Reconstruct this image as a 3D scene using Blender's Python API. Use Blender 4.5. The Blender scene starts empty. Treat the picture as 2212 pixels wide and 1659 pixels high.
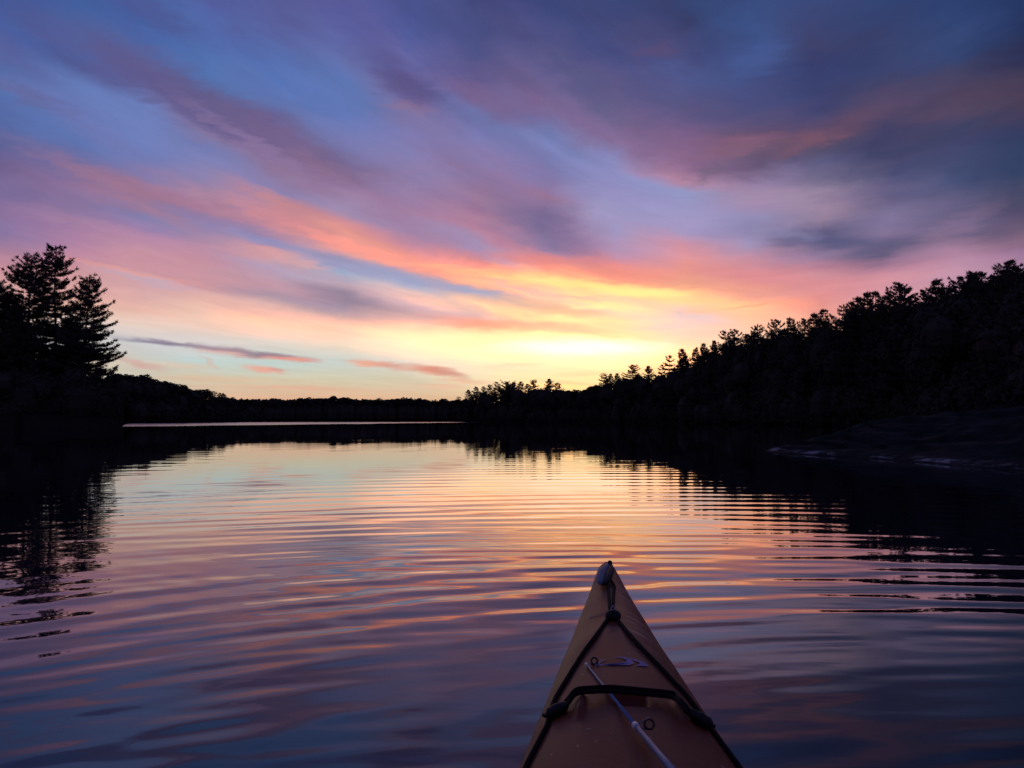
import bpy, math, random
import numpy as np
from mathutils import Vector, Matrix

sc = bpy.context.scene
COL = sc.collection
R = math.radians

# ------------------------------------------------------------------ camera
CAM_H = 0.80
PITCH = R(2.47)
cam_d = bpy.data.cameras.new('camera')
cam_d.sensor_width = 36.0
cam_d.lens = 36.0 * 852 / 1024
cam_d.clip_start = 0.02
cam_d.clip_end = 6000
cam = bpy.data.objects.new('camera', cam_d)
COL.objects.link(cam)
cam.location = (0, 0, CAM_H)
cam.rotation_euler = (R(90) + PITCH, 0, 0)
sc.camera = cam
sc.view_settings.view_transform = 'Standard'
sc.view_settings.look = 'None'
sc.view_settings.gamma = 1.0
sc.view_settings.exposure = 0.0
sc.cycles.max_bounces = 6
sc.cycles.glossy_bounces = 3
sc.cycles.diffuse_bounces = 2
sc.cycles.caustics_reflective = False
sc.cycles.caustics_refractive = False

FPX = 852 / 1024 * 2212           # focal length in pixels of the 2212-wide survey of the place


def ray(px, py, w=2212.0):
    k = 2212.0 / w
    x = (px * k - 1106) / FPX
    y = -(py * k - 829.5) / FPX
    return np.array([x, math.cos(PITCH) - y * math.sin(PITCH), math.sin(PITCH) + y * math.cos(PITCH)])


def azel(px, py):
    d = ray(px, py)
    return math.degrees(math.atan2(d[0], d[1])), math.degrees(math.atan2(d[2], math.hypot(d[0], d[1])))


def lin(c, k=1.0):
    o = []
    for v in c:
        v /= 255.0
        o.append((v / 12.92 if v <= 0.04045 else ((v + 0.055) / 1.055) ** 2.4) * k)
    if c[0] >= 246:                   # the glow runs past white in red first
        k = (c[0] - 246) / 9.0 * max(0.0, min(1.0, (o[1] - .22) / .35))
        o[0] *= 1 + .95 * k
        if c[1] >= 246:
            o[1] *= 1.04
    return (o[0], o[1], o[2], 1.0)


# ------------------------------------------------------------------ sky (world)
world = bpy.data.worlds.new('World')
sc.world = world
world.use_nodes = True
WN = world.node_tree.nodes
WL = world.node_tree.links
WN.clear()
try:
    world.cycles.sampling_method = 'NONE'
except Exception:
    pass


class G:
    """small wrapper to write shader maths"""
    def __init__(self, nt):
        self.n, self.l = nt.nodes, nt.links

    def set(self, sock, v):
        if isinstance(v, bpy.types.NodeSocket):
            self.l.new(v, sock)
        elif v is not None:
            sock.default_value = v

    def m(self, op, a, b=None, c=None, clamp=False):
        n = self.n.new('ShaderNodeMath')
        n.operation = op
        n.use_clamp = clamp
        for i, v in enumerate((a, b, c)):
            self.set(n.inputs[i], v)
        return n.outputs[0]

    def rng(self, v, a, b, c=0.0, d=1.0, kind='LINEAR'):
        n = self.n.new('ShaderNodeMapRange')
        n.interpolation_type = kind
        n.clamp = True
        for i, x in enumerate((v, a, b, c, d)):
            self.set(n.inputs[i], x)
        return n.outputs[0]

    def mix(self, f, a, b, mode='MIX'):
        n = self.n.new('ShaderNodeMix')
        n.data_type = 'RGBA'
        n.blend_type = mode
        self.set(n.inputs[0], f)
        self.set(n.inputs[6], a)
        self.set(n.inputs[7], b)
        return n.outputs[2]

    def ramp(self, f, stops, interp='LINEAR'):
        n = self.n.new('ShaderNodeValToRGB')
        r = n.color_ramp
        r.interpolation = interp
        while len(r.elements) > 1:
            r.elements.remove(r.elements[-1])
        r.elements[0].position = stops[0][0]
        r.elements[0].color = stops[0][1]
        for p, c in stops[1:]:
            e = r.elements.new(p)
            e.color = c
        self.set(n.inputs[0], f)
        return n.outputs[0]

    def comb(self, x, y, z=0.0):
        n = self.n.new('ShaderNodeCombineXYZ')
        for i, v in enumerate((x, y, z)):
            self.set(n.inputs[i], v)
        return n.outputs[0]

    def sep(self, v):
        n = self.n.new('ShaderNodeSeparateXYZ')
        self.set(n.inputs[0], v)
        return n.outputs

    def noise(self, vec, scale=1.0, detail=2.0, rough=0.5, dist=0.0, color=False):
        n = self.n.new('ShaderNodeTexNoise')
        self.set(n.inputs['Vector'], vec)
        n.inputs['Scale'].default_value = scale
        n.inputs['Detail'].default_value = detail
        n.inputs['Roughness'].default_value = rough
        n.inputs['Distortion'].default_value = dist
        return n.outputs['Color' if color else 'Fac']

    def mapping(self, vec, loc=(0, 0, 0), rot=(0, 0, 0), scale=(1, 1, 1), kind='POINT'):
        n = self.n.new('ShaderNodeMapping')
        n.vector_type = kind
        self.set(n.inputs[0], vec)
        n.inputs[1].default_value = loc
        n.inputs[2].default_value = rot
        n.inputs[3].default_value = scale
        return n.outputs[0]


# sky colours read down 16 bearings of the afterglow: (row in the survey, sRGB)
SKYCOL = {
    0: "0 70 88 155;60 72 90 158;120 88 95 158;180 88 110 172;240 82 108 175;300 92 98 155;350 115 95 145;400 125 105 155;450 142 112 158;500 140 118 165;540 170 125 155;580 200 140 155;620 205 150 150;660 230 175 160;700 220 200 195;740 190 195 205;780 215 200 180;820 190 195 185;860 205 175 150;905 200 155 125",
    147: "0 65 92 158;60 72 95 160;120 85 90 150;180 100 120 185;240 105 115 180;300 95 115 180;350 110 105 160;400 140 110 155;450 140 115 160;500 170 125 165;540 185 132 165;580 205 140 150;620 215 155 155;660 235 180 160;700 225 205 200;740 195 200 205;780 215 200 180;820 190 195 180;860 205 175 145;905 200 155 125",
    295: "0 72 90 155;60 72 95 165;120 80 98 163;170 98 88 145;240 110 125 190;300 112 125 190;350 125 122 180;400 142 114 155;440 175 120 145;470 130 125 175;500 172 130 175;540 200 145 165;580 205 145 160;620 215 165 170;660 235 180 165;700 232 205 190;740 200 205 210;780 205 198 185;820 195 200 185;860 205 180 150;905 200 160 130",
    442: "0 85 92 160;60 82 100 170;120 85 112 180;180 82 115 182;240 102 92 145;280 135 118 165;310 118 122 180;350 130 128 185;400 150 130 175;430 175 130 160;455 185 130 165;485 150 130 175;510 168 135 170;540 190 140 165;580 205 145 160;620 205 150 160;660 240 190 170;700 238 200 180;740 215 210 210;780 185 212 215;820 205 200 175;860 215 180 150;905 205 155 130",
    590: "0 88 88 150;60 90 95 160;120 88 110 178;180 88 115 185;235 100 112 172;270 105 90 140;300 120 95 145;345 145 112 150;400 145 130 180;430 190 130 148;480 200 135 155;505 190 142 170;522 160 148 188;545 210 152 165;565 212 155 165;582 175 160 190;620 200 150 165;640 172 145 165;660 225 175 170;700 250 205 165;740 225 215 205;780 185 212 212;820 205 205 180;860 215 175 145;905 210 150 125",
    737: "0 85 85 150;60 92 92 160;120 100 110 175;180 92 115 180;240 100 118 185;300 115 120 182;345 122 104 148;370 142 112 152;400 160 125 165;450 165 140 180;480 215 140 150;505 236 150 140;540 238 162 155;562 165 150 185;580 160 158 196;600 160 174 206;620 195 165 180;642 150 130 155;662 165 145 170;682 225 175 165;700 250 200 165;740 240 220 195;780 195 212 210;820 205 205 180;860 220 180 145;905 215 155 130",
    885: "0 75 82 145;60 85 92 160;120 102 100 165;180 95 84 138;212 115 95 145;240 126 112 162;300 125 120 180;350 135 125 180;400 150 125 170;450 165 125 165;500 165 130 170;540 215 140 155;562 245 150 140;582 225 160 155;602 160 160 196;615 172 174 203;640 245 195 185;662 220 175 185;680 215 170 170;702 250 200 165;730 255 235 170;745 252 235 190;780 225 220 210;820 210 205 180;860 220 185 150;905 215 155 125",
    1032: "0 65 65 125;60 78 78 135;120 88 85 145;180 115 92 145;200 125 98 148;240 122 118 180;300 125 122 182;350 140 122 175;400 150 115 155;430 165 125 160;455 160 115 155;500 190 130 160;522 172 145 185;540 172 145 185;560 230 140 140;580 255 165 140;602 255 190 140;615 235 175 155;626 165 168 200;645 246 190 162;662 248 205 170;682 230 185 180;702 249 165 135;722 255 225 160;745 255 253 190;780 250 238 200;820 235 225 190;860 225 190 150;905 220 160 125",
    1180: "0 68 72 130;60 80 78 138;120 92 85 140;180 110 95 150;240 130 100 148;278 120 122 182;305 125 130 190;350 125 120 175;400 145 118 165;430 160 115 150;455 143 113 155;485 124 105 150;510 128 110 152;540 158 127 165;565 235 140 140;580 250 155 135;602 255 210 140;622 248 210 160;640 250 212 178;662 245 190 152;682 255 235 165;702 250 190 150;722 255 250 175;740 255 255 195;755 255 255 230;780 250 245 195;820 250 240 175;860 250 225 150;905 235 180 120",
    1327: "0 65 72 128;60 72 72 125;120 78 80 140;180 105 90 142;240 112 98 145;300 138 109 155;350 140 138 195;400 150 140 195;440 160 150 200;500 165 150 195;540 190 145 180;568 235 140 142;582 242 147 135;600 250 157 130;614 255 200 135;626 255 235 140;642 248 208 170;662 255 240 160;682 250 225 188;702 250 230 170;722 252 237 170;742 255 255 180;757 255 255 215;780 255 255 190;820 250 240 165;860 245 220 150;905 235 180 120",
    1475: "0 58 68 120;60 62 62 108;120 75 72 125;180 88 90 150;240 100 88 140;300 135 98 140;350 145 105 145;388 190 135 165;410 150 150 200;450 160 150 200;500 170 150 195;530 215 145 165;560 230 150 160;582 240 150 140;602 245 160 140;620 246 168 135;637 255 220 150;655 255 222 152;680 235 205 200;702 250 220 200;742 250 225 180;762 255 240 160;782 255 225 150;820 245 210 140;905 235 170 110",
    1622: "0 62 75 130;60 65 82 142;120 70 85 148;180 75 82 140;240 82 78 130;288 115 85 120;305 130 90 120;340 105 85 115;360 105 85 120;390 150 125 165;420 165 135 170;455 165 137 178;480 150 140 185;505 145 135 180;540 165 145 185;580 210 140 155;602 225 140 145;622 240 155 140;642 245 165 145;662 254 198 142;702 248 200 165;740 245 205 175;905 235 170 110",
    1770: "0 65 75 130;60 70 72 122;110 72 70 115;140 58 62 112;180 65 68 118;240 75 72 120;288 110 78 110;310 120 82 108;330 95 82 115;360 108 98 140;400 135 115 150;420 155 130 160;455 163 134 164;490 150 125 155;512 97 91 130;532 92 89 128;560 155 125 160;580 195 130 150;602 215 145 155;622 225 140 145;652 230 145 140;682 240 160 145;720 245 185 150;905 230 165 115",
    1917: "0 55 72 125;60 62 65 112;120 65 72 120;180 78 70 110;228 95 75 108;252 97 75 108;280 75 68 108;300 72 68 110;340 80 75 115;380 85 82 125;420 110 98 140;455 106 96 136;480 130 115 155;502 134 114 150;520 106 95 130;542 95 88 122;570 150 110 140;587 195 130 150;620 215 150 165;652 225 160 165;905 225 165 130",
    2064: "0 50 68 122;60 60 75 128;120 60 72 122;170 75 70 108;220 90 72 105;250 95 75 105;280 70 68 105;320 75 72 115;360 75 78 120;400 82 85 128;440 100 92 130;480 106 95 132;505 112 97 130;530 165 125 155;560 185 135 165;582 195 145 170;620 200 150 175;905 215 160 150",
    2212: "0 42 58 108;60 42 52 95;110 50 50 88;160 75 62 90;220 85 66 92;250 80 65 95;280 60 62 100;330 58 68 108;370 62 70 108;420 85 78 110;450 86 75 108;482 110 88 115;512 135 102 130;542 155 115 150;572 170 130 160;602 175 140 175;905 195 150 160",
}

# single clouds and bright bars: px, py, half length, half thickness, tilt (degrees, down to the right), sRGB, strength, gain
STROKES = [
    (210, 118, 190, 26, 20, (88, 88, 148), .55, 1), (345, 178, 170, 36, 25, (98, 88, 140), .75, 1),
    (490, 245, 170, 36, 27, (105, 90, 138), .8, 1), (630, 312, 150, 28, 25, (120, 98, 142), .7, 1),
    (560, 318, 170, 15, 26, (150, 120, 165), .55, 1), (690, 362, 80, 20, 20, (150, 112, 145), .5, 1),
    (330, 28, 90, 22, 22, (78, 82, 145), .5, 1), (40, 200, 120, 14, 16, (105, 98, 150), .5, 1),
    (880, 185, 70, 28, 10, (92, 82, 136), .6, 1), (880, 232, 55, 11, 4, (150, 112, 145), .5, 1),
    (1110, 225, 180, 26, 14, (132, 100, 148), .5, 1), (1390, 95, 90, 40, 5, (76, 70, 115), .5, 1),
    (1420, 108, 45, 14, 5, (98, 75, 118), .5, 1),
    (230, 385, 190, 16, 17, (150, 112, 150), .45, 1), (330, 418, 200, 17, 13, (172, 120, 148), .6, 1),
    (600, 440, 70, 14, 25, (205, 135, 145), .6, 1), (470, 480, 190, 12, 9, (128, 122, 172), .55, 1),
    (650, 490, 190, 16, 17, (222, 140, 148), .6, 1), (800, 545, 150, 14, 16, (252, 160, 142), .7, 1),
    (560, 515, 80, 10, 12, (142, 140, 192), .6, 1), (600, 548, 60, 9, 9, (230, 162, 158), .4, 1),
    (670, 570, 40, 7, 6, (248, 172, 150), .35, 1), (720, 558, 60, 8, 8, (150, 142, 178), .6, 1),
    (770, 577, 90, 13, 7, (158, 156, 196), .55, 1), (900, 602, 110, 11, 10, (158, 162, 200), .6, 1),
    (1030, 628, 100, 7, 8, (168, 168, 202), .7, 1), (640, 590, 130, 8, 8, (190, 160, 185), .4, 1),
    (330, 520, 220, 16, 10, (198, 140, 165), .4, 1), (270, 585, 160, 6, 9, (238, 160, 150), .5, 1),
    (310, 603, 100, 7, 9, (190, 170, 195), .5, 1),
    (600, 618, 170, 12, 10, (192, 148, 165), .5, 1), (760, 650, 110, 17, 14, (152, 132, 156), .65, 1),
    (860, 682, 100, 11, 8, (212, 165, 162), .55, 1), (1070, 703, 120, 9, 3, (249, 165, 134), .75, 1),
    (1200, 710, 120, 7, 3, (252, 190, 150), .5, 1), (930, 655, 70, 9, 12, (250, 205, 175), .5, 1),
    (1060, 590, 180, 9, 6, (255, 195, 135), .6, 1), (1230, 612, 170, 9, 5, (255, 232, 140), .75, 1.05),
    (1380, 632, 130, 8, 2, (255, 238, 145), .8, 1.05), (1110, 622, 55, 5, 13, (240, 180, 180), .6, 1),
    (1240, 641, 90, 5, 6, (240, 185, 175), .6, 1), (1270, 662, 70, 4, 4, (255, 242, 165), .7, 1.05),
    (1160, 655, 110, 10, 8, (246, 192, 158), .55, 1), (1240, 675, 70, 6, 2, (244, 188, 150), .5, 1),
    (1220, 690, 150, 7, 3, (255, 242, 165), .6, 1.05), (1080, 672, 90, 7, 16, (255, 236, 165), .5, 1),
    (1180, 560, 160, 10, 4, (235, 132, 130), .5, 1), (1330, 588, 140, 14, 6, (248, 145, 128), .5, 1),
    (1200, 480, 60, 40, -25, (120, 103, 148), .45, 1), (1235, 525, 60, 22, 25, (140, 115, 158), .4, 1),
    (1030, 470, 120, 12, 14, (178, 128, 155), .4, 1),
    (1160, 752, 330, 34, 1, (255, 252, 180), .55, 1.1), (1260, 752, 170, 19, 1, (255, 255, 235), .9, 1.2),
    (1010, 738, 120, 12, -4, (255, 250, 175), .5, 1), (1300, 778, 170, 16, 1, (255, 255, 185), .6, 1.1),
    (1110, 790, 70, 5, -3, (232, 220, 185), .5, 1), (1260, 808, 60, 5, -3, (228, 212, 160), .5, 1),
    (1230, 828, 80, 4, 4, (226, 205, 150), .5, 1), (1210, 833, 80, 4, 3, (255, 236, 140), .6, 1.05),
    (355, 741, 95, 6, 5, (128, 118, 148), .9, 1), (420, 748, 60, 5, 8, (150, 138, 160), .6, 1),
    (500, 758, 75, 8, 8, (158, 126, 148), .85, 1), (490, 764, 60, 5, 5, (222, 165, 155), .6, 1),
    (600, 770, 75, 6, 6, (140, 118, 140), .9, 1), (625, 776, 60, 5, 3, (232, 148, 130), .9, 1),
    (570, 798, 45, 6, 8, (230, 158, 138), .9, 1), (600, 800, 22, 4, 4, (210, 140, 130), .7, 1),
    (305, 787, 55, 6, 13, (205, 158, 155), .7, 1), (455, 784, 28, 4, 30, (215, 175, 160), .5, 1),
    (395, 790, 70, 7, 3, (220, 190, 165), .5, 1),
    (800, 786, 50, 6, 3, (236, 160, 130), .9, 1), (845, 791, 40, 7, 5, (212, 150, 135), .75, 1),
    (930, 799, 55, 9, 6, (222, 140, 116), .95, 1), (975, 808, 40, 8, 14, (208, 145, 130), .7, 1),
    (1000, 823, 60, 6, 4, (240, 180, 150), .6, 1), (960, 835, 60, 6, 2, (235, 175, 145), .5, 1),
    (470, 818, 150, 6, 0, (215, 180, 150), .5, 1), (640, 838, 160, 5, 1, (225, 165, 140), .5, 1),
    (1590, 320, 100, 16, -6, (140, 95, 122), .6, 1), (1740, 312, 70, 16, -14, (128, 86, 108), .6, 1),
    (1850, 252, 110, 11, -8, (100, 76, 106), .4, 1), (2000, 250, 130, 12, 6, (96, 74, 102), .3, 1),
    (2120, 205, 120, 26, -10, (84, 65, 92), .3, 1), (1540, 372, 50, 13, -22, (118, 98, 128), .6, 1),
    (1640, 128, 60, 26, -20, (72, 90, 152), .5, 1), (1770, 150, 70, 20, -30, (60, 64, 115), .5, 1),
    (1930, 295, 110, 14, -5, (70, 66, 106), .5, 1), (1700, 430, 130, 22, 4, (172, 142, 176), .55, 1),
    (1880, 415, 120, 16, -4, (112, 98, 138), .4, 1), (1800, 524, 120, 12, 5, (92, 90, 130), .75, 1),
    (1900, 540, 80, 13, -8, (96, 90, 126), .6, 1), (1690, 505, 70, 10, 12, (140, 130, 172), .5, 1),
    (1990, 535, 150, 22, -27, (165, 125, 155), .35, 1), (1640, 595, 170, 12, 10, (228, 140, 146), .5, 1),
    (1850, 612, 140, 10, -5, (222, 148, 155), .45, 1), (1590, 662, 90, 7, -4, (255, 205, 140), .5, 1),
    (1620, 660, 60, 3, -8, (228, 160, 130), .5, 1), (1700, 655, 90, 12, 4, (240, 152, 138), .4, 1),
    (1530, 690, 60, 9, 8, (222, 205, 208), .5, 1), (1440, 705, 90, 7, -2, (232, 208, 205), .4, 1),
]

g = G(world.node_tree)
geo = WN.new('ShaderNodeTexCoord')
dx, dy, dz = g.sep(geo.outputs['Generated'])
AZ = g.m('MULTIPLY', g.m('ARCTAN2', dx, dy), 180 / math.pi)
EL0 = g.m('MULTIPLY', g.m('ARCSINE', dz), 180 / math.pi)
EL0 = g.m('ABSOLUTE', EL0)

cols = sorted(SKYCOL)
az_c = [azel(x, 500)[0] for x in cols]


def tilt_px(x):                       # slope of the cloud streets, per pixel
    if x < 1250:
        return 1.0 / (2250 - x)
    if x < 1650:
        return (1.0 / 1000) * (1650 - x) / 400
    return -0.25 / 1000 * min(1, (x - 1650) / 150)


Hs = []
acc = 0.0
for i, x in enumerate(cols):
    if i:
        n = 20
        acc += sum(tilt_px(cols[i - 1] + (x - cols[i - 1]) * (k + .5) / n) for k in range(n)) * (x - cols[i - 1]) / n
    Hs.append(acc)
HMAX = max(Hs) * 1.05
A0, A1 = az_c[0] - 40, az_c[-1] + 40
hst = [(0.0, (Hs[0] / HMAX,) * 3 + (1,))] + [((a - A0) / (A1 - A0), (h / HMAX,) * 3 + (1,)) for a, h in zip(az_c, Hs)]
hv = g.ramp(g.rng(AZ, A0, A1), hst)
hsep = WN.new('ShaderNodeSeparateColor')
WL.new(hv, hsep.inputs[0])
HF = g.m('MULTIPLY', hsep.outputs[0], HMAX)
EXPH = g.m('POWER', math.e, HF)
STREET = g.m('MULTIPLY', EL0, EXPH)                  # constant along a cloud street
LST = g.m('LOGARITHM', g.m('ADD', STREET, 2.0), math.e)
nv = g.comb(g.m('MULTIPLY', AZ, 0.075), g.m('MULTIPLY', LST, 4.2), 0.0)
n1 = g.noise(nv, 1.0, 4.0, 0.55, 0.4)
nv2 = g.comb(g.m('MULTIPLY', AZ, 0.16), g.m('MULTIPLY', EL0, 0.42), 3.7)
n2c = WN.new('ShaderNodeSeparateColor')
WL.new(g.noise(nv2, 1.0, 4.0, 0.55, 0.3, color=True), n2c.inputs[0])
w1 = g.m('MULTIPLY', g.m('SUBTRACT', n1, 0.5), 0.16)
w2 = g.m('MULTIPLY', g.m('SUBTRACT', n2c.outputs[0], 0.5), 0.14)
ELW = g.m('MULTIPLY', EL0, g.m('ADD', 1.0, g.m('ADD', w1, w2)))
AZW = g.m('ADD', AZ, g.m('MULTIPLY', g.m('SUBTRACT', n2c.outputs[1], 0.5), 5.0))
ELX = g.m('MULTIPLY', ELW, EXPH)
TMAX = 36.0
prev = None
for i, x in enumerate(cols):
    st = {}
    for tok in SKYCOL[x].split(';'):
        v = [float(q) for q in tok.split()]
        if x >= 1770 and v[0] < 440:
            v[1:] = [v[1] * .90, v[2] * .94, v[3] * .95]
        elif x >= 1000 and v[0] < 300:
            v[1:] = [v[1] * .92, v[2] * .97, v[3] * .96]
        st[max(0.0, azel(x, v[0])[1]) / TMAX] = lin(v[1:])
    ks = sorted(st)
    top = st[ks[-1]]
    stops = [(k, st[k]) for k in ks] + [(1.0, (top[0] * .8, top[1] * .8, top[2] * .85, 1))]
    ei = g.m('MULTIPLY', ELX, math.exp(-Hs[i]) / TMAX, clamp=True)
    c = g.ramp(ei, stops)
    if prev is None:
        prev = c
    else:
        f = g.rng(AZW, az_c[i - 1], az_c[i])
        prev = g.mix(f, prev, c)
sky = prev
# fine cloud grain along the streets
nv3 = g.comb(g.m('MULTIPLY', AZ, 0.22), g.m('MULTIPLY', LST, 15.0), 8.0)
n3 = g.noise(nv3, 1.0, 5.0, 0.6, 0.6)
# separate clouds
edge = g.comb(g.m('MULTIPLY', AZ, 0.55), g.m('MULTIPLY', EL0, 2.4), 1.3)
eds = WN.new('ShaderNodeSeparateColor')
WL.new(g.noise(edge, 1.0, 3.5, 0.55, 0.2, color=True), eds.inputs[0])
wsm = g.rng(EL0, 2.0, 20.0, 0.28, 1.0)
PX = g.m('ADD', AZ, g.m('MULTIPLY', g.m('SUBTRACT', eds.outputs[0], 0.5), g.m('MULTIPLY', wsm, 4.5)))
PY = g.m('ADD', EL0, g.m('MULTIPLY', g.m('SUBTRACT', eds.outputs[1], 0.5), g.m('MULTIPLY', wsm, 1.5)))
P = g.comb(PX, PY, 0.0)
DEG = 57.2958 / FPX
for (px, py, a, b, tl, c, s, gain) in STROKES:
    az, el = azel(px, py)
    r = math.hypot(px - 1106, 0) / FPX
    kx = 1.0 / (1 + r * r)
    v = g.mapping(P, loc=(az, el, 0), rot=(0, 0, -R(tl)), scale=(a * 1.5 * DEG * (0.5 + 0.5 * kx), b * 1.6 * DEG, 1), kind='TEXTURE')
    n = WN.new('ShaderNodeTexGradient')
    n.gradient_type = 'SPHERICAL'
    WL.new(v, n.inputs[0])
    f = g.rng(n.outputs['Fac'], 0.0, 0.88, 0.0, s, 'SMOOTHSTEP')
    sky = g.mix(f, sky, lin(c, gain))
grain = g.m('ADD', 0.88, g.m('MULTIPLY', n3, 0.24))
gr = g.comb(grain, grain, grain)
sky = g.mix(1.0, sky, gr, 'MULTIPLY')
hs = WN.new('ShaderNodeHueSaturation')
g.set(hs.inputs['Saturation'], g.m('MAXIMUM', g.rng(EL0, 4.5, 10.0, .88, .98), g.rng(AZ, -10.0, 0.0, .88, .98)))
WL.new(sky, hs.inputs['Color'])
WARM = g.mix(g.m('MULTIPLY', g.rng(EL0, 1.0, 7.0, 1.0, 0.0), g.rng(AZ, -8.0, 2.0, 1.0, 0.0)), hs.outputs[0],
             g.mix(1.0, hs.outputs[0], (1.10, .97, .88, 1), 'MULTIPLY'))        # peach tint mixed into the low sky over the far shore
sky = g.mix(g.rng(EL0, 6.0, 14.0), WARM, g.mix(1.0, hs.outputs[0], (0.93, 1.0, 0.96, 1), 'MULTIPLY'))
# the rest of the dome: dusk away from the glow
dome = g.ramp(g.m('DIVIDE', EL0, 90.0), [(0.0, lin((88, 76, 112))), (0.1, lin((104, 84, 122))), (0.33, lin((72, 78, 132))), (1.0, lin((52, 66, 122)))])
fz = g.rng(EL0, 27.0, 48.0, kind='SMOOTHSTEP')
fa = g.rng(g.m('ABSOLUTE', AZ), 36.0, 75.0, kind='SMOOTHSTEP')
sky = g.mix(g.m('MAXIMUM', fz, fa), sky, dome)
bg = WN.new('ShaderNodeBackground')
WL.new(sky, bg.inputs[0])
bg.inputs[1].default_value = 1.0
wo = WN.new('ShaderNodeOutputWorld')
WL.new(bg.outputs[0], wo.inputs[0])


# ------------------------------------------------------------------ helpers
def new_mat(name):
    m = bpy.data.materials.new(name)
    m.use_nodes = True
    b = m.node_tree.nodes['Principled BSDF']
    return m, b, G(m.node_tree)


def simple_mat(name, col, rough=0.6, spec=0.5, var=0.25, scale=8.0):
    m, b, q = new_mat(name)
    tc = q.n.new('ShaderNodeTexCoord').outputs['Object']
    n = q.noise(tc, scale, 4.0, 0.6)
    k = q.m('ADD', 1 - var, q.m('MULTIPLY', n, 2 * var))
    q.set(b.inputs['Base Color'], q.mix(1.0, tuple(col) + (1,), q.comb(k, k, k), 'MULTIPLY'))
    b.inputs['Roughness'].default_value = rough
    b.inputs['Specular IOR Level'].default_value = spec
    return m


def tag(o, label=None, cat=None, group=None, kind=None):
    if label:
        o['label'] = label
    if cat:
        o['category'] = cat
    if group:
        o['group'] = group
    if kind:
        o['kind'] = kind
    return o


def empty(name, loc, rz=0.0):
    o = bpy.data.objects.new(name, None)
    COL.objects.link(o)
    o.location = loc
    o.rotation_euler = (0, 0, rz)
    o.empty_display_size = 0.2
    return o


def mesh_np(name, V, T, mats, smooth=False, midx=None):
    """V (n,3); T list of (k,3)/(k,4) integer arrays"""
    me = bpy.data.meshes.new(name)
    V = np.ascontiguousarray(V, dtype=np.float32)
    arrs = [np.asarray(t, dtype=np.int32) for t in (T if isinstance(T, list) else [T]) if len(t)]
    loops = np.concatenate([a.ravel() for a in arrs])
    tot = np.concatenate([np.full(len(a), a.shape[1], dtype=np.int32) for a in arrs])
    start = np.concatenate([[0], np.cumsum(tot)[:-1]]).astype(np.int32)
    me.vertices.add(len(V))
    me.vertices.foreach_set('co', V.ravel())
    me.loops.add(len(loops))
    me.loops.foreach_set('vertex_index', loops)
    me.polygons.add(len(tot))
    me.polygons.foreach_set('loop_start', start)
    me.polygons.foreach_set('loop_total', tot)
    for m in (mats if isinstance(mats, (list, tuple)) else [mats]):
        me.materials.append(m)
    if midx is not None:
        me.polygons.foreach_set('material_index', np.asarray(midx, dtype=np.int32))
    me.update(calc_edges=True)
    me.validate()
    me.polygons.foreach_set('use_smooth', np.full(len(me.polygons), smooth))
    return me


def obj(name, me, parent=None):
    o = bpy.data.objects.new(name, me)
    COL.objects.link(o)
    if parent is not None:
        o.parent = parent
    return o


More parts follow.
